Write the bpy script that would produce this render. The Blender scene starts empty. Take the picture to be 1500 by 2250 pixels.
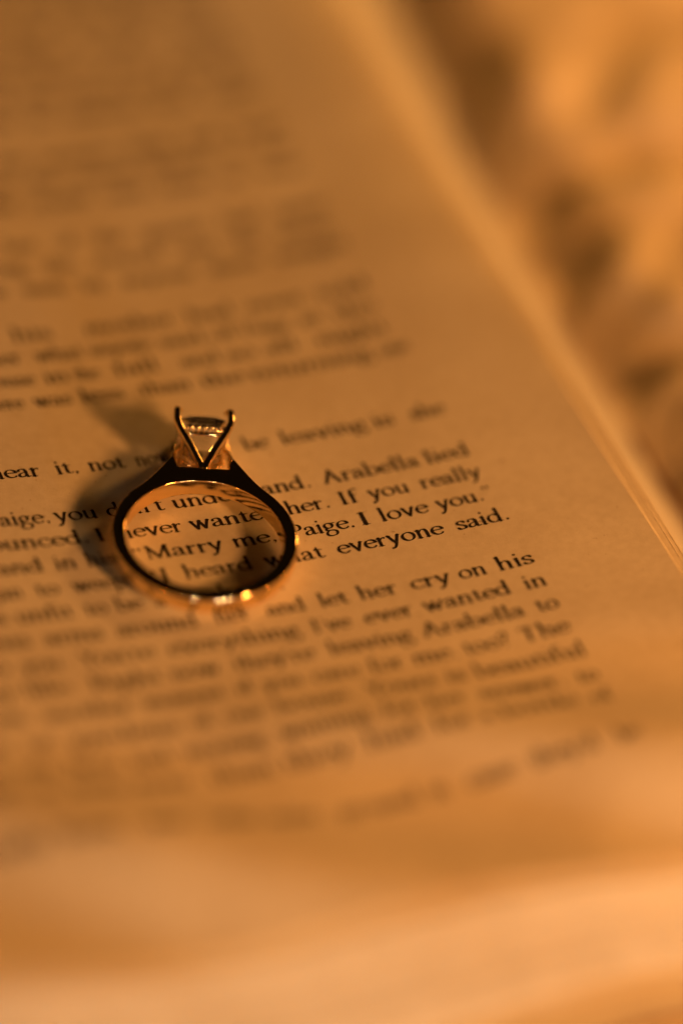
import bpy, math, random
import numpy as np
from mathutils import Vector, Matrix
from mathutils.geometry import tessellate_polygon

# all measures below are millimetres; S turns them into metres
S = 0.001
R = math.radians
scene = bpy.context.scene
col = scene.collection
rng = random.Random(7)

# ------------------------------------------------------------------ camera
ELEV, DIST = 40.07, 550.0
cam_d = bpy.data.cameras.new('camera')
cam = bpy.data.objects.new('camera', cam_d)
col.objects.link(cam)
cam_d.sensor_fit = 'HORIZONTAL'
cam_d.sensor_width = 24.0
cam_d.lens = 11433.9 / 1500.0 * 24.0
cam_d.clip_start = 0.02
cam_d.clip_end = 20.0
cam.location = (0, -DIST * math.cos(R(ELEV)) * S, DIST * math.sin(R(ELEV)) * S)
cam.rotation_euler = (R(90 - ELEV), 0, 0)
cam_d.dof.use_dof = True
cam_d.dof.focus_distance = 546.6 * S
cam_d.dof.aperture_fstop = 3.95
cam_d.dof.aperture_blades = 0
scene.camera = cam

# ------------------------------------------------------------------ world, lamps, exposure
world = bpy.data.worlds.new('World')
scene.world = world
world.use_nodes = True
bg = world.node_tree.nodes['Background']
bg.inputs[0].default_value = (1.0, 0.50, 0.16, 1)
bg.inputs[1].default_value = 0.004

RING_W = Vector((-14.0, -9.5, 3.0))          # where the ring lies, for aiming lamps

def lamp(name, az, el, dist, power, radius, colr):
    """small round bulb: azimuth from the camera's right towards the camera, elevation, distance in mm"""
    l = bpy.data.lights.new(name, 'POINT')
    l.energy = power
    l.color = colr
    l.shadow_soft_size = radius * S
    o = bpy.data.objects.new(name, l)
    d = Vector((math.cos(R(az)) * math.cos(R(el)), -math.sin(R(az)) * math.cos(R(el)), math.sin(R(el))))
    o.location = (RING_W + d * dist) * S
    col.objects.link(o)
    return o

WARM = (1.0, 0.372, 0.085)
lamp('table_lamp', 36, 22, 240, 2.3, 18, WARM)
lamp('side_lamp', -48, 14.5, 225, 0.72, 16, (1.0, 0.405, 0.08))
# added soft fill lamp behind the camera, standing in for room ambience
fl = bpy.data.lights.new('fill_lamp', 'AREA')
fl.shape = 'DISK'
fl.size = 0.9
fl.energy = 0.25
fl.color = (1.0, 0.47, 0.10)
fo = bpy.data.objects.new('fill_lamp', fl)
fo.location = (-0.25, -1.15, 0.75)
fo.rotation_euler = (Vector((0, 0, 0)) - Vector(fo.location)).to_track_quat('-Z', 'Y').to_euler()
col.objects.link(fo)
# a string of tiny fairy lights round the front of the book
for az, el, dist in ((-10, 5, 430), (14, 5, 430), (57, 4, 440), (64, 6, 430), (72, 4, 450), (95, 5, 440),
                     (110, 4, 430), (128, 6, 450), (146, 4, 430), (166, 7, 440), (186, 6, 430)):
    front = 30 < az < 120
    lamp('fairy_light', az, el, dist, 0.52 if front else 0.24, 7.0, (1.0, 0.76, 0.46) if front else (1.0, 0.34, 0.05))

scene.view_settings.view_transform = 'Standard'
scene.view_settings.look = 'None'
scene.view_settings.exposure = 0.0
scene.view_settings.gamma = 1.0
scene.view_settings.use_curve_mapping = False
cy = scene.cycles
cy.max_bounces = 14
cy.transmission_bounces = 12
cy.glossy_bounces = 8
cy.diffuse_bounces = 4
cy.sample_clamp_indirect = 6.0
cy.blur_glossy = 0.3
cy.caustics_reflective = True
cy.caustics_refractive = True
cy.use_denoising = True

# ------------------------------------------------------------------ helpers
def mesh_obj(name, verts, faces, mat, parent=None, smooth=None, sharp=40):
    me = bpy.data.meshes.new(name)
    me.from_pydata([(v[0] * S, v[1] * S, v[2] * S) for v in verts], [], faces)
    me.update()
    if mat:
        me.materials.append(mat)
    if smooth:
        me.polygons.foreach_set('use_smooth', [True] * len(me.polygons))
        me.set_sharp_from_angle(angle=R(sharp))
    o = bpy.data.objects.new(name, me)
    col.objects.link(o)
    o.parent = parent
    return o

def material(name, base, rough=0.6, metallic=0.0, **kw):
    m = bpy.data.materials.new(name)
    m.use_nodes = True
    b = m.node_tree.nodes['Principled BSDF']
    b.inputs['Base Color'].default_value = (*base, 1)
    b.inputs['Roughness'].default_value = rough
    b.inputs['Metallic'].default_value = metallic
    for k, v in kw.items():
        b.inputs[k].default_value = v
    return m, m.node_tree, b

def noise(nt, scale, detail=4, rough=0.55, coord='Object', dist=0.0):
    tc = nt.nodes.new('ShaderNodeTexCoord')
    n = nt.nodes.new('ShaderNodeTexNoise')
    n.inputs['Scale'].default_value = scale
    n.inputs['Detail'].default_value = detail
    n.inputs['Roughness'].default_value = rough
    n.inputs['Distortion'].default_value = dist
    nt.links.new(tc.outputs[coord], n.inputs['Vector'])
    return n

def ramp(nt, src, stops):
    r = nt.nodes.new('ShaderNodeValToRGB')
    el = r.color_ramp.elements
    while len(el) < len(stops):
        el.new(0.5)
    for e, (p, c) in zip(el, stops):
        e.position = p
        e.color = (*c, 1)
    nt.links.new(src, r.inputs[0])
    return r

# paper: faint mottling of the pulp and a fine fibre relief
paper, nt, b = material('paper', (0.74, 0.68, 0.56), 0.75)
n1 = noise(nt, 900, 6, 0.65)
r1 = ramp(nt, n1.outputs['Fac'], [(0.3, (0.72, 0.66, 0.54)), (0.7, (0.82, 0.765, 0.65))])
n3 = noise(nt, 75, 3, 0.5)
r3 = ramp(nt, n3.outputs['Fac'], [(0.35, (0.90, 0.885, 0.87)), (0.65, (1.0, 1.0, 1.0))])
n4 = noise(nt, 1500, 2, 0.4)
r4 = ramp(nt, n4.outputs['Fac'], [(0.20, (0.62, 0.55, 0.46)), (0.27, (1.0, 1.0, 1.0))])      # stray specks in the pulp
m1 = nt.nodes.new('ShaderNodeMix'); m1.data_type = 'RGBA'; m1.blend_type = 'MULTIPLY'; m1.inputs[0].default_value = 1.0
m2 = nt.nodes.new('ShaderNodeMix'); m2.data_type = 'RGBA'; m2.blend_type = 'MULTIPLY'; m2.inputs[0].default_value = 1.0
nt.links.new(r1.outputs[0], m1.inputs[6]); nt.links.new(r3.outputs[0], m1.inputs[7])
nt.links.new(m1.outputs[2], m2.inputs[6]); nt.links.new(r4.outputs[0], m2.inputs[7])
nt.links.new(m2.outputs[2], b.inputs['Base Color'])
bp = nt.nodes.new('ShaderNodeBump')
bp.inputs['Strength'].default_value = 0.6
bp.inputs['Distance'].default_value = 0.00006
n2 = noise(nt, 4500, 5, 0.7)
nt.links.new(n2.outputs['Fac'], bp.inputs['Height'])
nt.links.new(bp.outputs[0], b.inputs['Normal'])
b.inputs['Specular IOR Level'].default_value = 0.25

# cut edges of the sheets, highlight paleness put into their more neutral colour
edge_paper, nt, b = material('edge_paper', (0.80, 0.74, 0.64), 0.8)
n1 = noise(nt, 300, 4)
r1 = ramp(nt, n1.outputs['Fac'], [(0.3, (0.60, 0.59, 0.56)), (0.7, (0.69, 0.68, 0.66))])
nt.links.new(r1.outputs[0], b.inputs['Base Color'])

edge_dark, nt, b = material('edge_paper_browned', (0.58, 0.56, 0.52), 0.8)
edge_pale, nt, b = material('edge_paper_pale', (0.72, 0.71, 0.68), 0.8)

ink, nt, b = material('ink', (0.018, 0.014, 0.012), 0.7)
b.inputs['Specular IOR Level'].default_value = 0.15
n1 = noise(nt, 2600, 3)
r1 = ramp(nt, n1.outputs['Fac'], [(0.3, (0.010, 0.008, 0.007)), (0.75, (0.03, 0.023, 0.018))])
nt.links.new(r1.outputs[0], b.inputs['Base Color'])

cover_mat, nt, b = material('cover_card', (0.16, 0.07, 0.04), 0.5)

fabric, nt, b = material('fabric', (0.72, 0.62, 0.48), 0.9)
n1 = noise(nt, 70, 5)
r1 = ramp(nt, n1.outputs['Fac'], [(0.3, (0.70, 0.58, 0.42)), (0.7, (0.84, 0.74, 0.58))])
nt.links.new(r1.outputs[0], b.inputs['Base Color'])
b.inputs['Sheen Weight'].default_value = 0.3

gold, nt, b = material('gold', (0.98, 0.74, 0.40), 0.07, 1.0)
n1 = noise(nt, 2500, 3)
r1 = ramp(nt, n1.outputs['Fac'], [(0.3, (0.06, 0.06, 0.06)), (0.75, (0.14, 0.14, 0.14))])
nt.links.new(r1.outputs[0], b.inputs['Roughness'])

diamond_mat, nt, b = material('diamond', (1, 1, 1), 0.0)
b.inputs['IOR'].default_value = 1.8
b.inputs['Transmission Weight'].default_value = 1.0

# small brilliants: their facets flash like little mirrors
pave_mat, nt, b = material('pave_diamond', (0.97, 0.93, 0.88), 0.12, 0.65)
b.inputs['IOR'].default_value = 2.4
b.inputs['Transmission Weight'].default_value = 0.5
# fine beads and claws: gold with a softer polish
bead_gold, nt, b = material('bead_gold', (1.0, 0.78, 0.44), 0.3, 1.0)
claw_gold, nt, b = material('claw_gold', (0.98, 0.75, 0.41), 0.11, 1.0)

# ------------------------------------------------------------------ the page surface (book coordinates, mm)
# x along the printed lines with the right-hand margin at 0, y up the page, first full line at y = 0
YAW = 0.34439
TX, TY = -16.175, -34.5
PITCH = 3.78
EDGE_X, FOOT_Y, HEAD_Y, GUTTER_X = 13.7, -95.2, 84.0, -98.0
THICK = 15.0
ZB = THICK + 1.2

def page_z(x, y):
    u = min(x, 14.0)
    Y = y + 40.0
    if u < -78:                                   # the leaf turns over towards the gutter
        k = u + 78
        base = 0.0016676 * (78 * 78 - 2 * 78 * k * 1.0) - 0.022 * k * k
        z = base * (1 + 0.006114 * Y * max(0.0, 1 + k / 20))
    else:
        z = 0.0016676 * u * u * (1 + 0.006114 * Y)
    z += 0.000394 * Y * Y
    # slight cockling of the paper, strongest in the margins
    w = 0.25 + 0.75 * min(1.0, max(0.0, (-58 - y) / 25.0)) + 0.3 * min(1.0, max(0.0, (y + 8) / 30.0))
    z += w * (0.16 * math.sin(0.16 * x + 0.11 * y + 0.6) + 0.12 * math.sin(0.09 * x - 0.21 * y + 2.0))
    # a ripple shaped for bright and dark bands across the page foot, and the fore-edge bending down a little
    w = min(1.0, max(0.0, (-56 - y) / 26.0))
    w = w * w * (3 - 2 * w)
    z -= w * 1.45 * math.sin(-0.205 * (y + 76) - 0.116 * (x + 19))
    if x > 5:
        z -= 0.011 * (x - 5) ** 2 * min(1.0, max(0.0, (y + 30) / 60.0))
    return z

def page_n(x, y):
    h = 1.0
    return Vector((-(page_z(x + h, y) - page_z(x - h, y)) / 2 / h, -(page_z(x, y + h) - page_z(x, y - h)) / 2 / h, 1)).normalized()

def book_to_world(x, y, z):
    c, s = math.cos(YAW), math.sin(YAW)
    X, Y = x - TX, y - TY
    return Vector((c * X - s * Y, s * X + c * Y, z))

# ------------------------------------------------------------------ the cloth the book lies on
def seg_d(px, py, a, b):
    ax, ay = a; bx, by = b
    dx, dy = bx - ax, by - ay
    t = max(0, min(1, ((px - ax) * dx + (py - ay) * dy) / (dx * dx + dy * dy)))
    return math.hypot(px - ax - t * dx, py - ay - t * dy)

from mathutils import noise as mn
# valleys between the folds: start, end, depth, half-width (world mm)
VALLEYS = [
    ((26.0, 81.7), (38.3, 102.4), 4.5, 3.2),
    ((23.1, 73.5), (41.6, 79.8), 6.5, 3.6),
    ((9.8, 109.3), (23.6, 73.5), 5, 4.0),
    ((23.6, 73.5), (26.8, 55.9), 6, 4.0),
    ((26.8, 56.7), (30.8, 64.6), 3.5, 3.0),
    ((26.9, 52.4), (30.6, 47.3), 5.5, 3.5),
    ((30.0, 45.7), (37.5, 39.8), 7, 4.0),
    ((39.7, 62.8), (33.3, 49.0), 4, 3.0),
    ((30.8, 39.0), (37.3, 15.8), 7, 4.5),
    ((14.6, 111.2), (17.0, 91.9), 2.5, 3.0),
    ((27.7, 99.5), (32.5, 109.3), 3, 3.0),
    ((35.0, 30.8), (40.3, 34.1), 4, 3.0),
]
def cloth_z(x, y):
    z = -ZB + 1.2
    f = mn.fractal(Vector((x * 0.022, y * 0.022, 3.1)), 1.0, 2.0, 4)
    bx, by = book_local(x, y)
    # keep the cloth pressed flat under the book, rumpled beside it
    out = max(bx - (EDGE_X + 10 + 0.05 * max(0.0, by + 25)), FOOT_Y - 10.5 - by, by - HEAD_Y - 4, GUTTER_X - 30 - bx)
    k = max(0.0, min(1.0, (out - 1.5) / 5.0))
    k = k * k * (3 - 2 * k)
    f2 = mn.fractal(Vector((x * 0.13, y * 0.10, 9.4)), 1.0, 2.0, 3)
    z += k * (6.5 + 3.0 * f + 2.3 * f2)
    for a, b2, dep, w in VALLEYS:
        d = seg_d(x, y, a, b2)
        z -= 0.55 * k * dep * math.exp(-(d / (0.85 * w)) ** 2)
    return z - 0.6

def book_local(X, Y):
    c, s = math.cos(YAW), math.sin(YAW)
    return c * X + s * Y + TX, -s * X + c * Y + TY

def build_cloth():
    xs = [-230 + 3.0 * i for i in range(161)]
    ys = [-170 + 3.0 * i for i in range(171)]
    v = [(x, y, cloth_z(x, y)) for y in ys for x in xs]
    n = len(xs)
    f = [(j * n + i, j * n + i + 1, (j + 1) * n + i + 1, (j + 1) * n + i) for j in range(len(ys) - 1) for i in range(n - 1)]
    o = mesh_obj('cloth', v, f, fabric, None, True, 180)
    o['kind'] = 'structure'
    o['label'] = 'rumpled cream cloth lying under and beside the open book'
    return o
build_cloth()

# ------------------------------------------------------------------ the open book
book = bpy.data.objects.new('open_book', None)
col.objects.link(book)
bw = book_to_world(0, 0, -ZB)
book.location = bw * S
book.rotation_euler = (0, 0, YAW)
book['label'] = 'open paperback book with cream printed pages under the ring'
book['category'] = 'book'

def sheet_geo(x1, y0, depth, nx, ny, t=0.09, wave=0.0, ph=0.0, y1=HEAD_Y, droop=0.0, skew=0.0, px=1.9, burr=0.0):
    """one leaf as a closed thin slab following the page surface at a depth below it"""
    xs = [GUTTER_X + (x1 - GUTTER_X) * (1 - (1 - i / nx) ** px) for i in range(nx + 1)]
    if burr:                                      # the trimmed edge is bent over a hair
        xs = xs[:-1] + [x1 - 0.17, x1 - 0.02, x1]
        nx += 2
    ys = [y0 + (y1 - y0) * (j / ny) ** (1.0 if px == 1.0 else 1.2) for j in range(ny + 1)]
    v, f = [], []
    for k in range(2):
        for y in ys:
            for x in xs:
                dx = (wave * math.sin(0.05 * y + ph) + skew * max(0.0, y + 25)) * max(0, (x - x1 + 6) / 6)
                v.append((x + dx, y, page_z(x, y) - depth - k * t - droop * max(0.0, x - x1 + 5.0) ** 2 - burr * min(1.0, max(0.0, (x - x1 + 0.17) / 0.15)) + ZB))
    n = nx + 1
    m = n * (ny + 1)
    for j in range(ny):
        for i in range(nx):
            a = j * n + i
            f.append((a, a + 1, a + n + 1, a + n))
            f.append((m + a, m + a + n, m + a + n + 1, m + a + 1))
    for i in range(nx):
        f.append((i, m + i, m + i + 1, i + 1))
        a = ny * n + i
        f.append((a, a + 1, m + a + 1, m + a))
    for j in range(ny):
        a = j * n
        f.append((a, a + n, m + a + n, m + a))
        a = j * n + nx
        f.append((a, m + a, m + a + n, a + n))
    return v, f

v, f = sheet_geo(EDGE_X, FOOT_Y, 0.0, 125, 200, px=1.0, burr=0.13)
page = mesh_obj('page', v, f, paper, book, True, 40)
page['label'] = 'cream top page printed with black serif text'

# the next few leaves show their edges one by one beside the page
for dep, out, foot, ph in ((0.34, 0.42, 0.15, 0.4), (0.62, 1.30, -0.2, 1.9), (0.95, 1.75, 0.25, 3.2)):
    v, f = sheet_geo(EDGE_X + out, FOOT_Y - foot, dep, 40, 50, wave=0.16, ph=ph, burr=0.13)
    mesh_obj('leaf', v, f, paper, book, True, 40)

# the rest of the block, leaf by leaf, fanned outwards at the fore-edge
bv, bf, tone = [], [], []
N = 112
step = [0.0] + [rng.uniform(-1, 1) for _ in range(20)]
hue = [2] + [rng.choice((0, 0, 1, 2)) for _ in range(40)]
for i in range(N):
    d = 1.75 + (THICK - 1.85) * i / (N - 1)
    q = d / THICK
    out = 2.35 + 8.4 * max(0.0, (d - 1.75) / (THICK - 1.75)) ** 0.95 + rng.uniform(-0.1, 0.1) + 0.75 * step[i // 7]
    foot = 0.15 + 9.0 * q + rng.uniform(-0.15, 0.15)
    v, f = sheet_geo(EDGE_X + out, FOOT_Y - foot, d, 14, 18, t=0.098, wave=0.14, ph=i * 0.37 + rng.uniform(0, 2), droop=0.05 + rng.uniform(-0.012, 0.012), skew=0.05 * q ** 0.7)
    o0 = len(bv)
    bv += v
    bf += [tuple(k + o0 for k in q4) for q4 in f]
    tone += [hue[i // 4]] * len(f)
blk = mesh_obj('page_block', bv, bf, edge_paper, book, True, 40)
blk.data.materials.append(edge_dark)
blk.data.materials.append(edge_pale)
blk.data.polygons.foreach_set('material_index', tone)
blk['kind'] = 'stuff'
v, f = sheet_geo(EDGE_X + 11.8, FOOT_Y - 9.6, THICK + 0.06, 30, 40, t=0.35)
mesh_obj('back_cover', v, f, cover_mat, book, True, 40)

# ------------------------------------------------------------------ an old-style serif face, x-height = 1
# every glyph is a set of pen strokes; the pen is held at an angle so that stems come out thick and joins thin
STEM, HAIR, NIB = 0.230, 0.088, R(14)

def bez(p0, p1, p2, p3, n=14):
    t = np.linspace(0, 1, n)[:, None]
    p0, p1, p2, p3 = map(np.array, (p0, p1, p2, p3))
    return (1 - t) ** 3 * p0 + 3 * (1 - t) ** 2 * t * p1 + 3 * (1 - t) * t * t * p2 + t ** 3 * p3

def arc(cx, cy, rx, ry, a0, a1, n=40):
    a = np.radians(np.linspace(a0, a1, n))
    return np.stack([cx + rx * np.cos(a), cy + ry * np.sin(a)], 1)

def pen(pts, k=1.0):
    """poly-line -> (points, radii) with the width of a broad pen"""
    pts = np.array(pts, float)
    d = np.gradient(pts, axis=0) if len(pts) > 2 else np.repeat((pts[1:] - pts[:1]), len(pts), 0)
    a = np.arctan2(d[:, 1], d[:, 0])
    w = HAIR + (STEM - HAIR) * np.abs(np.sin(a - NIB)) ** 1.5
    return pts, k * w / 2

def fix(pts, w0, w1=None):
    pts = np.array(pts, float)
    w1 = w0 if w1 is None else w1
    return pts, np.linspace(w0, w1, len(pts)) / 2

def stem(x, y0, y1, k=1.0):
    ins = STEM * 0.2
    return fix([(x, y0 + ins), (x, y1 - ins)], STEM * k)

def foot(x, y=0.03, l=0.19, r=0.19):
    return fix([(x - l, y), (x + r, y)], 0.058)

def flag(x, y, l=0.19, h=0.11):
    return fix([(x - l, y - h), (x, y - 0.03)], 0.06, 0.12)

def dot(x, y, d=0.2):
    return fix([(x, y), (x + 0.001, y)], d)

def glyphs():
    G = {}
    def add(ch, adv, *st):
        G[ch] = (adv, st)
    def arch(x0, x1, y=1.0):
        return [pen(np.vstack([bez((x0 + .03, y - .32), (x0 + .12, y - .12), (x0 + .25, y - .03), (x0 + .36, y - .03), 10),
                bez((x0 + .36, y - .03), (x1 - .06, y - .03), (x1, y - .14), (x1, y - .34), 12)[1:]]), 1.0),
                stem(x1, 0, y - .25)]
    add('n', 1.14, stem(.25, 0, 1), flag(.25, 1), foot(.25), *arch(.25, .86), foot(.86))
    add('h', 1.14, stem(.25, 0, 1.62), flag(.25, 1.62), foot(.25), *arch(.25, .86), foot(.86))
    add('m', 1.72, stem(.25, 0, 1), flag(.25, 1), foot(.25), *arch(.25, .84), foot(.84, l=.15, r=.15), *arch(.84, 1.44), foot(1.44))
    add('r', .80, stem(.25, 0, 1), flag(.25, 1), foot(.25, r=.22), pen(bez((.28, .66), (.38, .86), (.5, .97), (.66, .93))), dot(.65, .88, .17))
    add('u', 1.14, stem(.24, .3, .97), flag(.24, .99, .17, .04), stem(.86, 0, .97), flag(.86, .99, .17, .04),
        pen(np.vstack([bez((.24, .36), (.24, .14), (.32, .05), (.46, .05), 12), bez((.46, .05), (.62, .05), (.76, .16), (.84, .3), 10)[1:]])),
        fix([(.86, .06), (1.06, .05)], .07, .045))
    add('i', .56, stem(.28, 0, 1), flag(.28, 1), foot(.28), dot(.27, 1.42, .21))
    add('l', .56, stem(.28, 0, 1.62), flag(.28, 1.62), foot(.28))
    add('o', 1.12, pen(arc(.56, .5, .435, .465, 0, 360, 64)))
    add('c', .93, pen(arc(.55, .5, .425, .46, 48, 318, 48)), dot(.80, .80, .16))
    add('e', .97, pen(np.vstack([[(.17, .58), (.5, .58), (.82, .585)], arc(.54, .5, .42, .46, 14, 318, 52)])), )
    add('d', 1.16, pen(arc(.50, .49, .40, .455, 38, 325, 50)), stem(.87, 0, 1.62), flag(.87, 1.62), fix([(.87, .07), (1.08, .045)], .08, .05),
        pen(bez((.80, .24), (.74, .12), (.62, .035), (.5, .035))), pen(bez((.85, .75), (.76, .9), (.66, .95), (.52, .95))))
    add('b', 1.12, pen(arc(.62, .49, .38, .455, -145, 145, 50)), stem(.24, .05, 1.62), flag(.24, 1.62))
    add('p', 1.14, pen(arc(.64, .49, .39, .455, -142, 142, 50)), stem(.25, -.62, 1), flag(.25, 1), foot(.25, -.6))
    add('q', 1.14, pen(arc(.50, .49, .39, .455, 38, 322, 50)), stem(.88, -.62, .98), foot(.88, -.6))
    add('a', .99, stem(.70, .16, .72), pen(bez((.70, .66), (.70, .92), (.58, .97), (.44, .97), 12)), pen(bez((.44, .97), (.30, .97), (.18, .9), (.17, .76), 10), .9),
        dot(.20, .76, .18), pen(np.vstack([bez((.70, .60), (.55, .54), (.16, .50), (.14, .24), 14), bez((.14, .24), (.13, .06), (.28, .03), (.38, .05), 10)[1:],
        bez((.38, .05), (.5, .07), (.62, .16), (.68, .24), 8)[1:]])), pen(bez((.70, .2), (.71, .05), (.82, .02), (.97, .10), 10)))
    add('g', 1.05, pen(arc(.46, .68, .31, .29, 0, 360, 48)), fix([(.68, .88), (.80, .95), (1.0, .95)], .06, .09),
        pen(np.vstack([bez((.30, .44), (.14, .34), (.12, .16), (.34, .14), 12), bez((.34, .14), (.6, .11), (.92, .12), (.93, -.16), 14)[1:],
        bez((.93, -.16), (.93, -.42), (.7, -.52), (.48, -.52), 12)[1:], bez((.48, -.52), (.2, -.52), (.1, -.40), (.1, -.28), 12)[1:],
        bez((.1, -.28), (.1, -.12), (.22, .0), (.36, .12), 10)[1:]])))
    add('s', .80, pen(np.vstack([bez((.66, .82), (.6, .93), (.5, .96), (.40, .96), 10), bez((.40, .96), (.24, .96), (.15, .87), (.15, .75), 10)[1:],
        bez((.15, .75), (.15, .52), (.68, .52), (.68, .25), 16)[1:], bez((.68, .25), (.68, .10), (.55, .04), (.40, .04), 10)[1:],
        bez((.40, .04), (.28, .04), (.18, .08), (.12, .2), 10)[1:]])), fix([(.66, .98), (.67, .74)], .05), fix([(.12, .26), (.12, .03)], .05))
    add('t', .72, stem(.32, .2, 1.0), fix([(.32, 1.0), (.33, 1.3)], .14, .05), fix([(.08, .955), (.66, .955)], .07), pen(bez((.32, .26), (.32, .04), (.5, -.02), (.70, .12), 12)),
        fix([(.08, .95), (.32, 1.22)], .05))
    add('f', .68, stem(.28, 0, 1.35), foot(.28, r=.24), fix([(.08, .955), (.62, .955)], .07), pen(bez((.28, 1.3), (.29, 1.56), (.42, 1.64), (.62, 1.60), 14)), dot(.68, 1.54, .18))
    add('v', 1.06, pen([(.17, .97), (.35, .5), (.55, 0.03)], 1.02), pen([(.55, .03), (.72, .5), (.90, .97)], 1.1), foot(.17, .965, .16, .19), foot(.90, .965, .15, .15))
    add('w', 1.56, pen([(.17, .97), (.32, .5), (.50, .03)], 1.02), pen([(.50, .03), (.63, .5), (.78, .97)], 1.1), pen([(.74, .92), (.9, .5), (1.06, .03)], 1.02), pen([(1.06, .03), (1.22, .5), (1.38, .97)], 1.1),
        foot(.17, .965, .16, .19), foot(.78, .965, .16, .12), foot(1.38, .965, .14, .15))
    add('y', 1.06, pen([(.17, .97), (.35, .5), (.56, 0.05)], 1.02), pen(np.vstack([[(.90, .97), (.74, .5), (.56, .02)], bez((.56, .02), (.44, -.32), (.34, -.54), (.14, -.50), 10)[1:]]), 1.1),
        foot(.17, .965, .16, .19), foot(.90, .965, .15, .15), dot(.17, -.47, .2))
    add('k', 1.10, stem(.25, 0, 1.62), flag(.25, 1.62), foot(.25), pen([(.30, .42), (.55, .68), (.82, .96)], 1.1), pen([(.45, .56), (.68, .3), (.92, .03)], 1.0), foot(.80, .965, .17, .15), foot(.93, .03, .17, .15))
    add('x', 1.02, pen([(.17, .97), (.5, .5), (.85, .03)]), pen([(.16, .03), (.5, .5), (.82, .97)], 1.1), foot(.17, .965, .15, .17), foot(.82, .965, .15, .15), foot(.16, .03, .14, .16), foot(.85, .03, .18, .14))
    add('z', .92, fix([(.14, .94), (.78, .94)], .075), pen([(.76, .93), (.5, .5), (.14, .06)], 1.9), fix([(.14, .055), (.80, .055)], .075), fix([(.14, .94), (.13, .72)], .05), fix([(.80, .055), (.82, .28)], .05))
    add('j', .52, stem(.28, -.2, 1), flag(.28, 1), dot(.27, 1.42, .21), pen(bez((.28, -.1), (.28, -.45), (.15, -.55), (-.02, -.5))))
    # capitals, 1.52 high
    C = 1.50
    add('I', .74, stem(.37, 0, C, 1.08), foot(.37, .035, .24, .24), foot(.37, C - .035, .24, .24))
    add('M', 1.92, pen([(.30, .03), (.34, .8), (.36, C - .05)], 0.55), pen([(.34, C - .04), (.64, .8), (.97, .10)], 1.12), pen([(.97, .10), (1.28, .8), (1.56, C - .04)], 1.0), stem(1.60, 0, C, 1.08),
        foot(.30, .035, .22, .2), foot(1.60, .035, .23, .23), foot(.30, C - .035, .22, .08), foot(1.63, C - .035, .08, .2))
    add('P', 1.20, stem(.34, 0, C, 1.08), foot(.34, .035, .23, .27), fix([(.12, C - .035), (.62, C - .035)], .06), pen(np.vstack([bez((.60, C - .035), (.92, C - .03), (1.06, 1.3), (1.06, 1.1), 14), bez((1.06, 1.1), (1.06, .82), (.84, .70), (.46, .72), 14)[1:]])))
    add('R', 1.36, stem(.34, 0, C, 1.08), foot(.34, .035, .23, .23), fix([(.12, C - .035), (.62, C - .035)], .06), pen(np.vstack([bez((.60, C - .035), (.9, C - .03), (1.02, 1.3), (1.02, 1.12), 14), bez((1.02, 1.12), (1.02, .88), (.84, .76), (.44, .76), 14)[1:]])), pen([(.66, .74), (.95, .35), (1.24, .03)], 1.05), foot(1.26, .035, .1, .16))
    add('B', 1.26, stem(.34, 0, C, 1.08), fix([(.12, C - .035), (.62, C - .035)], .06), fix([(.12, .035), (.66, .035)], .06), pen(np.vstack([bez((.60, C - .035), (.9, C - .03), (.98, 1.32), (.98, 1.16), 14), bez((.98, 1.16), (.98, .92), (.8, .8), (.44, .8), 12)[1:]])), pen(np.vstack([bez((.62, .8), (.98, .8), (1.10, .62), (1.10, .42), 14), bez((1.10, .42), (1.10, .16), (.9, .035), (.62, .035), 14)[1:]])))
    add('A', 1.52, pen([(.24, .05), (.50, .75), (.76, C)], 1.1), pen([(.74, C + .03), (1.0, .75), (1.27, .05)], 1.12), fix([(.44, .5), (1.08, .5)], .06), foot(.24, .035, .18, .2), foot(1.27, .035, .22, .2))
    add('T', 1.32, stem(.66, 0, C, 1.08), foot(.66, .035, .25, .25), fix([(.14, C - .04), (1.18, C - .04)], .07), fix([(.14, C - .03), (.11, C - .32)], .06), fix([(1.18, C - .03), (1.21, C - .32)], .06))
    add('Y', 1.36, pen([(.22, C - .04), (.45, 1.1), (.68, .66)], 1.08), pen([(.68, .66), (.92, 1.1), (1.13, C - .04)], 1.1), stem(.68, 0, .72, 1.08), foot(.68, .035, .25, .25), foot(.22, C - .035, .18, .22), foot(1.14, C - .035, .18, .17))
    add('S', 1.0, pen(np.vstack([bez((.80, 1.22), (.76, 1.40), (.62, 1.47), (.5, 1.47), 10), bez((.5, 1.47), (.28, 1.47), (.18, 1.32), (.18, 1.14), 10)[1:], bez((.18, 1.14), (.18, .78), (.84, .82), (.84, .40), 16)[1:], bez((.84, .40), (.84, .14), (.66, .04), (.48, .04), 10)[1:], bez((.48, .04), (.34, .04), (.2, .12), (.14, .32), 10)[1:]])))
    add('H', 1.6, stem(.36, 0, C, 1.08), stem(1.24, 0, C, 1.08), foot(.36, .035, .23, .23), foot(1.24, .035, .23, .23), foot(.36, C - .035, .23, .23), foot(1.24, C - .035, .23, .23), fix([(.36, .78), (1.24, .78)], .06))
    add('W', 2.0, pen([(.22, C - .04), (.42, .8), (.66, .03)], 1.05), pen([(.66, .03), (.84, .8), (1.04, C - .1)], 1.1), pen([(.98, C - .04), (1.2, .8), (1.42, .03)], 1.05), pen([(1.42, .03), (1.62, .8), (1.82, C - .04)], 1.1), foot(.22, C - .035, .18, .2), foot(1.0, C - .035, .2, .16), foot(1.82, C - .035, .17, .16))
    # points
    add('.', .50, dot(.25, .09, .22))
    comma = lambda x, y, m=1: [dot(x, y, .2), fix([(x + .06 * m, y), (x + .055 * m, y - .12), (x - .05 * m, y - .27)], .12, .035)]
    add(',', .52, *comma(.26, .10))
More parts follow.
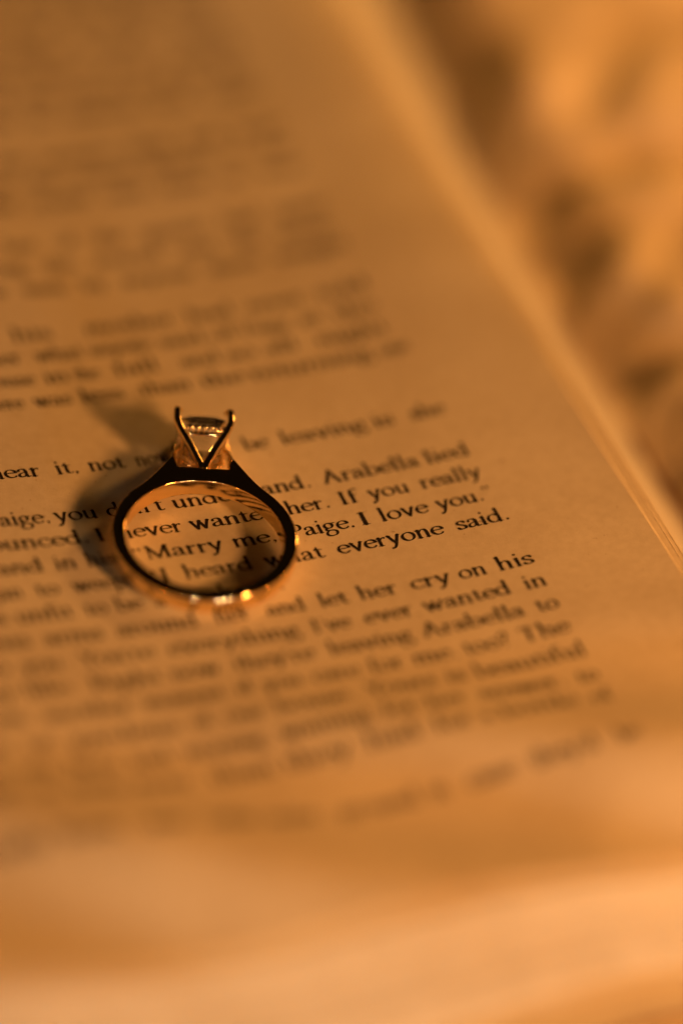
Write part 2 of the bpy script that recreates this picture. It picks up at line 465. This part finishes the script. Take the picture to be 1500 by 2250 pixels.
    add('’', .42, *comma(.22, 1.46))
    add('”', .80, *comma(.22, 1.46), *comma(.58, 1.46))
    add('“', .80, *[s_ for x in (.22, .58) for s_ in (dot(x, 1.22, .2), fix([(x - .06, 1.22), (x - .055, 1.34), (x + .05, 1.49)], .12, .035))])
    add('?', .84, pen(np.vstack([bez((.16, 1.22), (.2, 1.42), (.32, 1.5), (.44, 1.5), 10), bez((.44, 1.5), (.64, 1.5), (.72, 1.36), (.72, 1.22), 10)[1:], bez((.72, 1.22), (.72, .96), (.42, .86), (.41, .48), 14)[1:]])), dot(.41, .09, .22))
    add('1', .9, stem(.46, 0, 1.5), foot(.46, .035, .24, .24), fix([(.2, 1.32), (.46, 1.47)], .06, .1))
    add('4', 1.1, stem(.72, 0, 1.5), foot(.72, .035, .2, .2), fix([(.08, .48), (1.0, .48)], .075), fix([(.08, .5), (.70, 1.48)], .07))
    return G

def outline(strokes, adv, res=44):
    """union of the strokes as closed loops: marching squares on a signed distance field"""
    x0, x1, y0, y1 = -.35, adv + .35, -.85, 1.95
    nx, ny = int((x1 - x0) * res), int((y1 - y0) * res)
    gx, gy = np.meshgrid(np.linspace(x0, x1, nx), np.linspace(y0, y1, ny))
    acc = np.full(gx.shape, 9.0)
    kk = 0.035
    for pts, rad in strokes:
        d = np.full(gx.shape, 9.0)
        for a, b2, ra, rb in zip(pts[:-1], pts[1:], rad[:-1], rad[1:]):
            e = b2 - a
            L2 = max(float(e @ e), 1e-9)
            t = np.clip(((gx - a[0]) * e[0] + (gy - a[1]) * e[1]) / L2, 0, 1)
            d = np.minimum(d, np.hypot(gx - a[0] - t * e[0], gy - a[1] - t * e[1]) - (ra + (rb - ra) * t))
        h = np.clip(0.5 + 0.5 * (acc - d) / kk, 0, 1)         # smooth union rounds the brackets like ink spread
        acc = acc * (1 - h) + d * h - kk * h * (1 - h)
    acc -= 0.004
    ins = acc < 0
    nxt = {}
    def pt(j, i, j2, i2):
        va, vb = acc[j, i], acc[j2, i2]
        t = va / (va - vb)
        return (gx[j, i] + t * (gx[j2, i2] - gx[j, i]), gy[j, i] + t * (gy[j2, i2] - gy[j, i]))
    code = ins[:-1, :-1] * 1 + ins[:-1, 1:] * 2 + ins[1:, 1:] * 4 + ins[1:, :-1] * 8
    P = {}
    TAB = {1: 'LB', 2: 'BR', 3: 'LR', 4: 'RT', 6: 'BT', 7: 'LT', 8: 'TL', 9: 'TB', 11: 'TR', 12: 'RL', 13: 'RB', 14: 'BL', 5: 'LBRT', 10: 'BRTL'}
    for j, i in zip(*np.nonzero((code > 0) & (code < 15))):
        s = TAB[int(code[j, i])]
        E = {'L': ('v', j, i), 'R': ('v', j, i + 1), 'B': ('h', j, i), 'T': ('h', j + 1, i)}
        for q in range(0, len(s), 2):
            a, b2 = E[s[q]], E[s[q + 1]]
            nxt[a] = b2
            for k in (a, b2):
                if k not in P:
                    P[k] = pt(k[1], k[2], k[1] + 1, k[2]) if k[0] == 'v' else pt(k[1], k[2], k[1], k[2] + 1)
    loops = []
    while nxt:
        k0 = next(iter(nxt))
        loop, k = [], k0
        while k in nxt:
            loop.append(P[k])
            k = nxt.pop(k)
        if len(loop) > 8:
            # thin the loop where it runs straight
            keep, q = [loop[0]], 0
            for m in range(1, len(loop) - 1):
                a, b2, c2 = np.array(keep[-1]), np.array(loop[m]), np.array(loop[m + 1])
                u, w = b2 - a, c2 - b2
                dev = abs(u[0] * w[1] - u[1] * w[0]) / (np.hypot(*(c2 - a)) + 1e-9)
                if dev > 0.0022 or np.hypot(*u) > .2:
                    keep.append(loop[m])
            loops.append(keep)
    return loops

FONT = {}
for ch, (adv, st) in glyphs().items():
    loops = outline(st, adv)
    # each outer loop is filled together with the counters that lie inside it
    area = lambda lp: 0.5 * sum(a[0] * b2[1] - b2[0] * a[1] for a, b2 in zip(lp, lp[1:] + lp[:1]))
    big = max(loops, key=lambda lp: abs(area(lp)))
    sgn = 1 if area(big) > 0 else -1
    outers = [lp for lp in loops if area(lp) * sgn > 0]
    holes = [lp for lp in loops if area(lp) * sgn < 0]
    def inside(p, lp):
        r = False
        for a, b2 in zip(lp, lp[1:] + lp[:1]):
            if (a[1] > p[1]) != (b2[1] > p[1]) and p[0] < (b2[0] - a[0]) * (p[1] - a[1]) / (b2[1] - a[1]) + a[0]:
                r = not r
        return r
    tri, loops = [], []
    for o_ in outers:
        grp = [o_] + [h_ for h_ in holes if inside(h_[0], o_)]
        base = sum(len(lp) for lp in loops)
        tri += [tuple(i + base for i in t_) for t_ in tessellate_polygon([[Vector((p[0], p[1], 0)) for p in lp] for lp in grp])]
        loops += grp
    pts = [p for lp in loops for p in lp]
    # all faces up
    tri2 = []
    for a, b2, c2 in tri:
        ar = (pts[b2][0] - pts[a][0]) * (pts[c2][1] - pts[a][1]) - (pts[b2][1] - pts[a][1]) * (pts[c2][0] - pts[a][0])
        tri2.append((a, b2, c2) if ar > 0 else (a, c2, b2))
    FONT[ch] = (adv, pts, tri2)

XH = 1.36                # x-height, mm
def word_len(w):
    return sum(FONT[c][0] for c in w) * XH

def print_line(words, y, size=XH):
    """words: (x start, x end, text); one mesh of print for the line, lying on the page"""
    V, F = [], []
    for x0, x1, w in words:
        if x1 is not None:                       # the spans were read with the lens blur round the words
            x0, x1 = x0 + 0.12, x1 - 0.2
        adv = [FONT[c][0] for c in w]
        # side bearings of the first and last letter stay outside the measured span
        nat = (sum(adv) - 0.04) * size
        sx = (x1 - x0) / nat if x1 is not None else 1.0
        sx = max(0.72, min(1.3, sx))
        x = x0 - 0.02 * size * sx
        for c, a in zip(w, adv):
            pts, tri = FONT[c][1], FONT[c][2]
            o0 = len(V)
            for px, py in pts:
                X = x + px * size * sx
                Y = y + py * size
                V.append((X, Y, page_z(X, Y) + 0.03 + ZB))
            F += [(i + o0, j + o0, k + o0) for i, j, k in tri]
            x += a * size * sx
    return mesh_obj('text_line', V, F, ink, page)

# printed words read off the page: (start, end, word) in mm from the right-hand margin
LINES = {
 0: [(-41.64, -34.94, 'his'), (-33.38, -22.93, 'mother'), (-21.62, -16.07, 'had'), (-14.74, -7.82, 'never'), (-6.48, -0.31, 'told')],
 1: [(-45.84, -41.51, 'her'), (-40.23, -34.58, 'what'), (-34.06, -26.8, 'anyone'), (-26.02, -20.78, 'said'), (-20.26, -17.1, 'of'), (-16.57, -10.75, 'Paige'), (-9.95, -7.02, 'at'), (-5.96, 0.2, 'the')],
 2: [(-47.48, -41.15, 'house'), (-40.38, -37.31, 'in'), (-37.06, -33.98, 'the'), (-32.43, -25.7, 'fall'), (-24.92, -20.22, 'and'), (-19.7, -16.03, 'so'), (-15.24, -9.69, 'all'), (-9.16, -0.12, 'night')],
 3: [(-48.61, -43.58, 'there'), (-42.72, -38.25, 'was'), (-37.48, -32.37, 'less'), (-30.82, -24.78, 'than'), (-23.95, -18.53, 'the'), (-18.11, -3.9, 'returning'), (-3.21, 0.35, 'one')],
 6: [(-51.12, -45.22, 'hear'), (-43.87, -41.01, 'it,'), (-40.21, -35.93, 'not'), (-35.02, -30.66, 'now'), (-28.42, -24.07, 'to'), (-22.94, -19.85, 'be'), (-18.72, -8.66, 'leaving'), (-8.19, -5.1, 'is'), (-3.9, 0.3, 'she')],
 8: [(-53.88, -46.52, 'Paige,'), (-46.32, -41.36, 'you'), (-40.62, -34.12, 'don’t'), (-33.41, -17.67, 'understand.'), (-16.7, -5.46, 'Arabella'), (-4.99, 0.32, 'lied')],
 9: [(-56.47, -43.46, 'nounced.'), (-43.11, -41.63, 'I'), (-40.59, -33.26, 'never'), (-32.71, -22.67, 'wanted'), (-22.01, -16.87, 'her.'), (-16.16, -13.65, 'If'), (-12.83, -7.94, 'you'), (-6.97, 0.18, 'really')],
 10: [(-56.54, -49.55, 'hand'), (-48.67, -45.98, 'in'), (-45.25, -41.11, 'his.'), (-40.12, -30.07, '“Marry'), (-29.27, -24.14, 'me,'), (-23.03, -15.48, 'Paige.'), (-15.27, -13.39, 'I'), (-12.93, -7.24, 'love'), (-6.52, 0.18, 'you.”')],
 11: [(-59.58, -52.95, 'Began'), (-51.79, -49.07, 'to'), (-47.9, -41.25, 'weep.'), (-39.87, -37.01, '“I'), (-35.87, -28.06, 'heard'), (-27.06, -20.23, 'what'), (-19.02, -6.92, 'everyone'), (-5.74, 0.52, 'said.')],
 12: [(-59.75, -55.98, 'man'), (-55.06, -48.7, 'unfit'), (-47.78, -45.06, 'to'), (-44.43, -41.3, 'be'), (-40.27, -38.85, 'a'), (-37.67, -24.83, 'husband.”')],
 13: [(-58.74, -54.45, 'his'), (-53.21, -46.75, 'arms'), (-45.59, -36.62, 'around'), (-35.05, -31.01, 'her'), (-29.53, -24.92, 'and'), (-23.72, -20.28, 'let'), (-19.38, -14.86, 'her'), (-13.65, -8.95, 'cry'), (-8.3, -4.95, 'on'), (-4.03, 0.3, 'his')],
 14: [(-61.05, -57.89, 'to'), (-56.66, -51.8, 'you.'), (-50.55, -42.56, 'You’re'), (-41.3, -26.89, 'everything'), (-25.86, -21.34, 'I’ve'), (-20.1, -14.55, 'ever'), (-13.65, -3.67, 'wanted'), (-2.5, 0.29, 'in')],
 15: [(-62.65, -58.42, 'my'), (-57.48, -51.98, 'life.'), (-50.7, -43.02, 'Right'), (-42.25, -36.83, 'now'), (-35.56, -26.65, 'they’re'), (-25.32, -15.95, 'leaving'), (-15.21, -3.62, 'Arabella'), (-2.56, 0.16, 'to')],
 16: [(-63.78, -58.22, 'them'), (-56.95, -47.33, 'another'), (-46.32, -37.62, 'moment'), (-36.56, -34.52, 'if'), (-33.75, -29.31, 'you'), (-28.43, -23.13, 'care'), (-22.25, -18.4, 'for'), (-17.51, -12.44, 'me,'), (-12.0, -6.75, 'too?'), (-5.85, -0.13, 'The')],
 17: [(-64.44, -61.61, 'sun'), (-59.84, -56.61, 'on'), (-55.11, -43.75, 'gardens'), (-42.45, -40.16, 'of'), (-39.15, -34.52, 'our'), (-33.75, -25.09, 'house.'), (-23.92, -16.25, 'Yours'), (-15.36, -12.99, 'is'), (-12.24, 0.17, 'beautiful')],
 18: [(-65.57, -62.8, 'as'), (-61.74, -57.79, 'any'), (-56.53, -51.05, 'here'), (-50.29, -45.76, 'and'), (-44.48, -35.83, 'morning'), (-34.58, -24.71, 'waiting'), (-23.54, -19.73, 'for'), (-18.85, -14.43, 'her'), (-13.24, -3.73, 'answer,'), (-2.54, 0.0, 'to')],
 19: [(-67.61, -62.43, 'have'), (-60.68, -58.97, 'a'), (-57.25, -51.52, 'little'), (-51.0, -44.98, 'more'), (-43.23, -36.14, 'than'), (-35.37, -27.63, 'they'), (-26.66, -20.84, 'had'), (-19.38, -15.28, 'for'), (-14.4, -13.22, 'a'), (-12.33, -3.75, 'bottle'), (-2.56, -0.03, 'of')],
 21: [(-69.86, -62.14, 'brandy'), (-60.77, -54.79, 'from'), (-52.24, -47.83, 'the'), (-45.96, -40.56, 'cellar'), (-39.62, -34.17, 'under'), (-32.27, -23.66, 'ground'), (-22.7, -20.68, 'in'), (-18.84, -13.51, 'case'), (-12.05, -4.72, 'they’d'), (-2.76, -0.2, 'be')],
}
RING_X, RING_Y, RING_SPIN = -32.9, -38.2, 2.4

for k, words in LINES.items():
    print_line(words, -PITCH * k)
# lines higher up the page, set to the full measure
UPPER = {
 -2: 'and she had no wish at all to be seen by anyone there tonight',
 -3: 'while the candles burned low along the mantel and the music', -4: 'went on without them until the last of the guests had gone',
 -5: 'out to the carriages in the rain.', -6: 'It had been so much more than she could ever bear to hear',
 -7: 'from the woman who had once been the truest friend of the', -8: 'family and who knew every one of the secrets they had kept',
 -9: 'from her.', -10: 'He had never once looked at her while he danced that night',
 -11: 'though she felt him near in each turn of the room and in the', -12: 'hush that fell after it had ended and the doors were opened',
 -13: 'to let the evening in from the gardens where lanterns hung', -14: 'among the leaves and the long table was laid in white linen',
 -15: 'for them to sit at when the speeches were all done with and', -16: 'the rain had left the lawns so bright that no one would go in',
 -17: 'until the stars were out above the house and all of the hills', -18: 'had gone to sleep.'}
for k, t in UPPER.items():
    ws = t.split()
    tot = sum(word_len(w) for w in ws)
    short = t.endswith('.') and len(t) < 40
    gap = 0.75 * XH if short else max(0.5, (84.0 - tot) / (len(ws) - 1))
    sc = 1.0
    if not short and tot + gap * (len(ws) - 1) > 84:
        sc = (84 - 0.5 * (len(ws) - 1)) / tot
    x, r = -84.0, []
    for w in ws:
        L_ = word_len(w) * sc
        r.append((x, x + L_, w))
        x += L_ + gap
    print_line(r, -PITCH * k)

# ------------------------------------------------------------------ the ring
# ring coordinates: x across, y from the centre towards the stone, z along the finger hole (up from the page)
RI, RO, HW = 8.26, 9.86, 1.02
ring = bpy.data.objects.new('engagement_ring', None)
col.objects.link(ring)
ring['label'] = 'gold engagement ring with square-cut diamond lying on its side on the page'
ring['category'] = 'ring'

def band_outer(a):
    """outer radius of the shank at an angle from the stone: swells into cathedral shoulders"""
    a = abs(a)
    if a <= 15.0:
        return 10.45 / math.cos(R(a))
    t = max(0.0, (46.0 - a) / 31.0)
    return RO + 2.75 * t ** 2.3

angs = [-180 + i * 1.5 for i in range(240)]
angs = sorted([a for a in angs if abs(abs(a) - 15.0) > 0.6] + [-15.08, -14.98, 14.98, 15.08])
def section(ro, ri, hw):
    """flat sides, softly rounded outside, comfort-fit inside; (r, z) points anticlockwise"""
    pts = []
    def corner(cx, cz, rx, rz, a0, a1, n):
        for i in range(n + 1):
            a = R(a0 + (a1 - a0) * i / n)
            pts.append((cx + rx * math.cos(a), cz + rz * math.sin(a)))
    b = 0.27
    corner(ro - b, hw - 0.78, b, 0.78, 0, 90, 12)
    corner(ri + 0.11, hw - 0.2, 0.11, 0.2, 90, 180, 6)
    corner(ri + 0.11, -hw + 0.2, 0.11, 0.2, 180, 270, 6)
    corner(ro - b, -hw + 0.78, b, 0.78, 270, 360, 12)
    return pts
v, f = [], []
m = None
for a in angs:
    sec = section(band_outer(a), RI, HW)
    m = len(sec)
    for r_, z_ in sec:
        v.append((r_ * math.sin(R(a)), r_ * math.cos(R(a)), z_))
n = len(angs)
for i in range(n):
    for j in range(m):
        a0, a1 = i * m + j, i * m + (j + 1) % m
        b0, b1 = ((i + 1) % n) * m + j, ((i + 1) % n) * m + (j + 1) % m
        f.append((a0, a1, b1, b0))
band = mesh_obj('band', v, f, gold, ring, True, 50)

def tube(path, radii, seg=16, cap=True, flat=1.0, sq=1.0):
    """round bar through points with a radius at each; domed ends"""
    P = [Vector(p) for p in path]
    if cap:
        d0 = (P[0] - P[1]).normalized(); d1 = (P[-1] - P[-2]).normalized()
        r0, r1 = radii[0], radii[-1]
        P = [P[0] + d0 * r0 * 0.98, P[0] + d0 * r0 * 0.75] + P + [P[-1] + d1 * r1 * 0.75, P[-1] + d1 * r1 * 0.98]
        radii = [r0 * 0.15, r0 * 0.68] + list(radii) + [r1 * 0.68, r1 * 0.15]
    v, f = [], []
    up = Vector((0.02, 0.12, 1)).normalized()
    for i, p in enumerate(P):
        t = (P[min(i + 1, len(P) - 1)] - P[max(i - 1, 0)]).normalized()
        s = t.cross(up).normalized()
        q = s.cross(t)
        for k in range(seg):
            a = 2 * math.pi * k / seg
            c_, s_ = math.cos(a), math.sin(a)
            c_, s_ = math.copysign(abs(c_) ** sq, c_), math.copysign(abs(s_) ** sq, s_)
            v.append(tuple(p + (s * c_ + q * s_ * flat) * radii[i]))
    for i in range(len(P) - 1):
        for k in range(seg):
            a, b2 = i * seg + k, i * seg + (k + 1) % seg
            f.append((a, b2, b2 + seg, a + seg))
    f.append(tuple(range(seg))[::-1])
    f.append(tuple((len(P) - 1) * seg + k for k in range(seg)))
    return v, f

# four claws: straight beside the stone, then slanting to a point on the shank
TIP, BEND, APEX = 17.55, 15.2, 10.75
for sx in (-1, 1):
    for sz in (-1, 1):
        path = [(sx * 2.52, TIP + 0.15, sz * 2.3), (sx * 2.80, TIP - 0.05, sz * 2.6), (sx * 2.86, TIP - 0.5, sz * 2.68), (sx * 2.84, BEND + 0.5, sz * 2.66),
                (sx * 2.70, BEND, sz * 2.55), (sx * 2.42, BEND - 0.6, sz * 2.32), (sx * 1.33, (BEND + APEX) / 2 - 0.15, sz * 1.6), (sx * 0.36, APEX + 0.25, sz * 0.95), (sx * 0.2, APEX - 0.35, sz * 0.8)]
        v, f = tube(path, [0.30, 0.37, 0.38, 0.37, 0.37, 0.37, 0.36, 0.35, 0.34], sq=0.5)
        pr = mesh_obj('prong', v, f, claw_gold, ring, True, 60)
        v, f = tube([(sx * 2.74, TIP + 0.02, sz * 2.5), (sx * 2.5, TIP + 0.22, sz * 2.28)], [0.36, 0.33], 12)
        mesh_obj('claw_tip', v, f, bead_gold, pr, True, 80)

# gallery rail under the stone, and the two posts that tie the shoulders to it
def square_path(h, y, c=0.55):
    return [(-h + c, y, h), (h - c, y, h), (h, y, h - c), (h, y, -h + c), (h - c, y, -h), (-h + c, y, -h), (-h, y, -h + c), (-h, y, h - c)]
sp = square_path(2.18, 14.35)
v, f = [], []
seg = 10
for i, p in enumerate(sp):
    p = Vector(p)
    out = Vector((p.x, 0, p.z)).normalized()
    for k in range(seg):
        a = 2 * math.pi * k / seg
        v.append(tuple(p + (out * math.cos(a) + Vector((0, 1, 0)) * math.sin(a) * 1.1) * 0.25))
for i in range(8):
    for k in range(seg):
        a, b2 = i * seg + k, i * seg + (k + 1) % seg
        c2, d2 = ((i + 1) % 8) * seg + k, ((i + 1) % 8) * seg + (k + 1) % seg
        f.append((a, c2, d2, b2))
mesh_obj('gallery_rail', v, f, claw_gold, ring, True, 60)
for sx in (-1, 1):
    v, f = tube([(sx * 3.05, 11.6, 0), (sx * 3.02, 13.0, 0), (sx * 2.75, 14.0, 0), (sx * 2.3, 14.35, 0)], [0.42, 0.3, 0.24, 0.2])
    mesh_obj('support_post', v, f, claw_gold, ring, True, 60)

# the stone: a square radiant cut, rows of facets set half a step apart
def tier(h, y, n=16, half=0):
    """n points round a square with cut corners"""
    out = []
    for k in range(n):
        a = 2 * math.pi * (k + 0.5 * half) / n
        c, s = math.cos(a), math.sin(a)
        r_ = h / (abs(c) ** 5 + abs(s) ** 5) ** 0.2
        r_ = min(r_, h * 1.24)
        out.append((r_ * c, y, r_ * s))
    return out
TIERS = [tier(1.75, 17.50, 16, 0), tier(2.25, 17.15, 16, 1), tier(2.68, 16.42, 16, 0), tier(2.68, 16.22, 16, 0), tier(2.32, 15.35, 16, 1), tier(1.70, 14.2, 16, 0), tier(0.95, 13.0, 16, 1)]
v = [p for t_ in TIERS for p in t_] + [(0, 12.0, 0)]
f = [tuple(range(16))]
for L_ in range(6):
    shift = {0: 1, 1: 0, 2: None, 3: 1, 4: 0, 5: 1}[L_]
    for i in range(16):
        a, b2 = L_ * 16 + i, L_ * 16 + (i + 1) % 16
        c2, d2 = a + 16, L_ * 16 + 16 + (i + 1) % 16
        if shift is None:
            f.append((a, c2, d2, b2))
        elif shift == 1:                       # lower row is half a step ahead
            f.append((a, c2, b2)); f.append((b2, c2, d2))
        else:                                  # upper row is half a step ahead
            f.append((a, c2, d2)); f.append((a, d2, b2))
for i in range(16):
    f.append((96 + i, 112, 96 + (i + 1) % 16))
mesh_obj('diamond', v, f, diamond_mat, ring)

# brilliants: the hidden halo under the girdle and the pave on the shoulders
def brilliant(r):
    v, f = [], []
    for k in range(8):
        a = math.pi * k / 4
        v.append((0.55 * r * math.cos(a), 0.55 * r * math.sin(a), 0.34 * r))
    for k in range(8):
        a = math.pi * k / 4
        v.append((r * math.cos(a), r * math.sin(a), 0))
    v.append((0, 0, -0.8 * r))
    f.append(tuple(range(8)))
    for k in range(8):
        b2 = (k + 1) % 8
        f.append((8 + k, 8 + b2, b2, k))
        f.append((8 + k, 16, 8 + b2))
    return v, f
bv_, bf_ = brilliant(0.36)
b_me = None
def place_brilliant(name, p, nrm, sc=1.0):
    global b_me
    if b_me is None:
        o = mesh_obj(name, bv_, bf_, pave_mat, ring)
        b_me = o.data
    else:
        o = bpy.data.objects.new(name, b_me)
        col.objects.link(o)
        o.parent = ring
    q = Vector(nrm).to_track_quat('Z', 'Y')
    o.rotation_mode = 'QUATERNION'
    o.rotation_quaternion = q
    o.location = Vector(p) * S
    o.scale = (sc, sc, sc)
    return o
bead_me = None
def bead(p, r=0.11):
    global bead_me
    if bead_me is None:
        v, f = tube([(0, -0.04, 0), (0, 0.04, 0)], [0.19, 0.19], 10)
        bead_me = mesh_obj('bead', v, f, bead_gold, ring, True, 80)
        o = bead_me
        bead_me = o.data
    else:
        o = bpy.data.objects.new('bead', bead_me)
        col.objects.link(o)
        o.parent = ring
    o.location = Vector(p) * S
for side in range(4):
    ca, sa = round(math.cos(math.pi / 2 * side)), round(math.sin(math.pi / 2 * side))
    for i in range(5):
        t = -1.5 + 0.75 * i
        place_brilliant('halo_stone', (ca * t + sa * 2.52, 15.02, -sa * t + ca * 2.52), (sa, 0.15, ca), 1.0)
    for i in range(7):
        t = -1.8 + 0.6 * i
        bead((ca * t + sa * 2.58, 14.62, -sa * t + ca * 2.58))
for sx in (-1, 1):
    for i in range(7):
        a = 17.5 + 4.1 * i
        r_ = band_outer(a) + 0.02
        d = (band_outer(a + 0.5) - band_outer(a - 0.5)) / (R(1.0) * r_)
        nn = (sx * (math.sin(R(a)) - d * math.cos(R(a))), math.cos(R(a)) + d * math.sin(R(a)), 0)
        place_brilliant('shoulder_stone', (sx * r_ * math.sin(R(a)), r_ * math.cos(R(a)), 0), nn, 1.05)
        for zz in (-0.42, 0.42):
            a2 = a + 2.05
            r2 = band_outer(a2) + 0.03
            bead((sx * r2 * math.sin(R(a2)), r2 * math.cos(R(a2)), zz))

# lay it on the page: the shank's near edge and the two lower claws touch the paper
rx, ry = RING_X, RING_Y
nrm = page_n(rx, ry)
nw = Matrix.Rotation(YAW, 3, 'Z') @ nrm
ex = (Vector((1, 0, 0)) - nw * nw.x).normalized()
ey = nw.cross(ex)
M = Matrix((ex, ey, nw)).transposed()
M = M @ Matrix.Rotation(R(RING_SPIN), 3, 'Z')
LOW_Y, LOW_Z = BEND + 0.3, -2.98
tilt = math.atan2(-HW - LOW_Z, LOW_Y + RO - 0.35)
M = M @ Matrix.Rotation(tilt, 3, 'X')
lift = HW * math.cos(tilt) + (RO - 0.35) * math.sin(tilt)
pos = book_to_world(rx, ry, page_z(rx, ry)) + nw * (lift + 0.06)
ring.matrix_world = Matrix.Translation(pos * S) @ M.to_4x4()
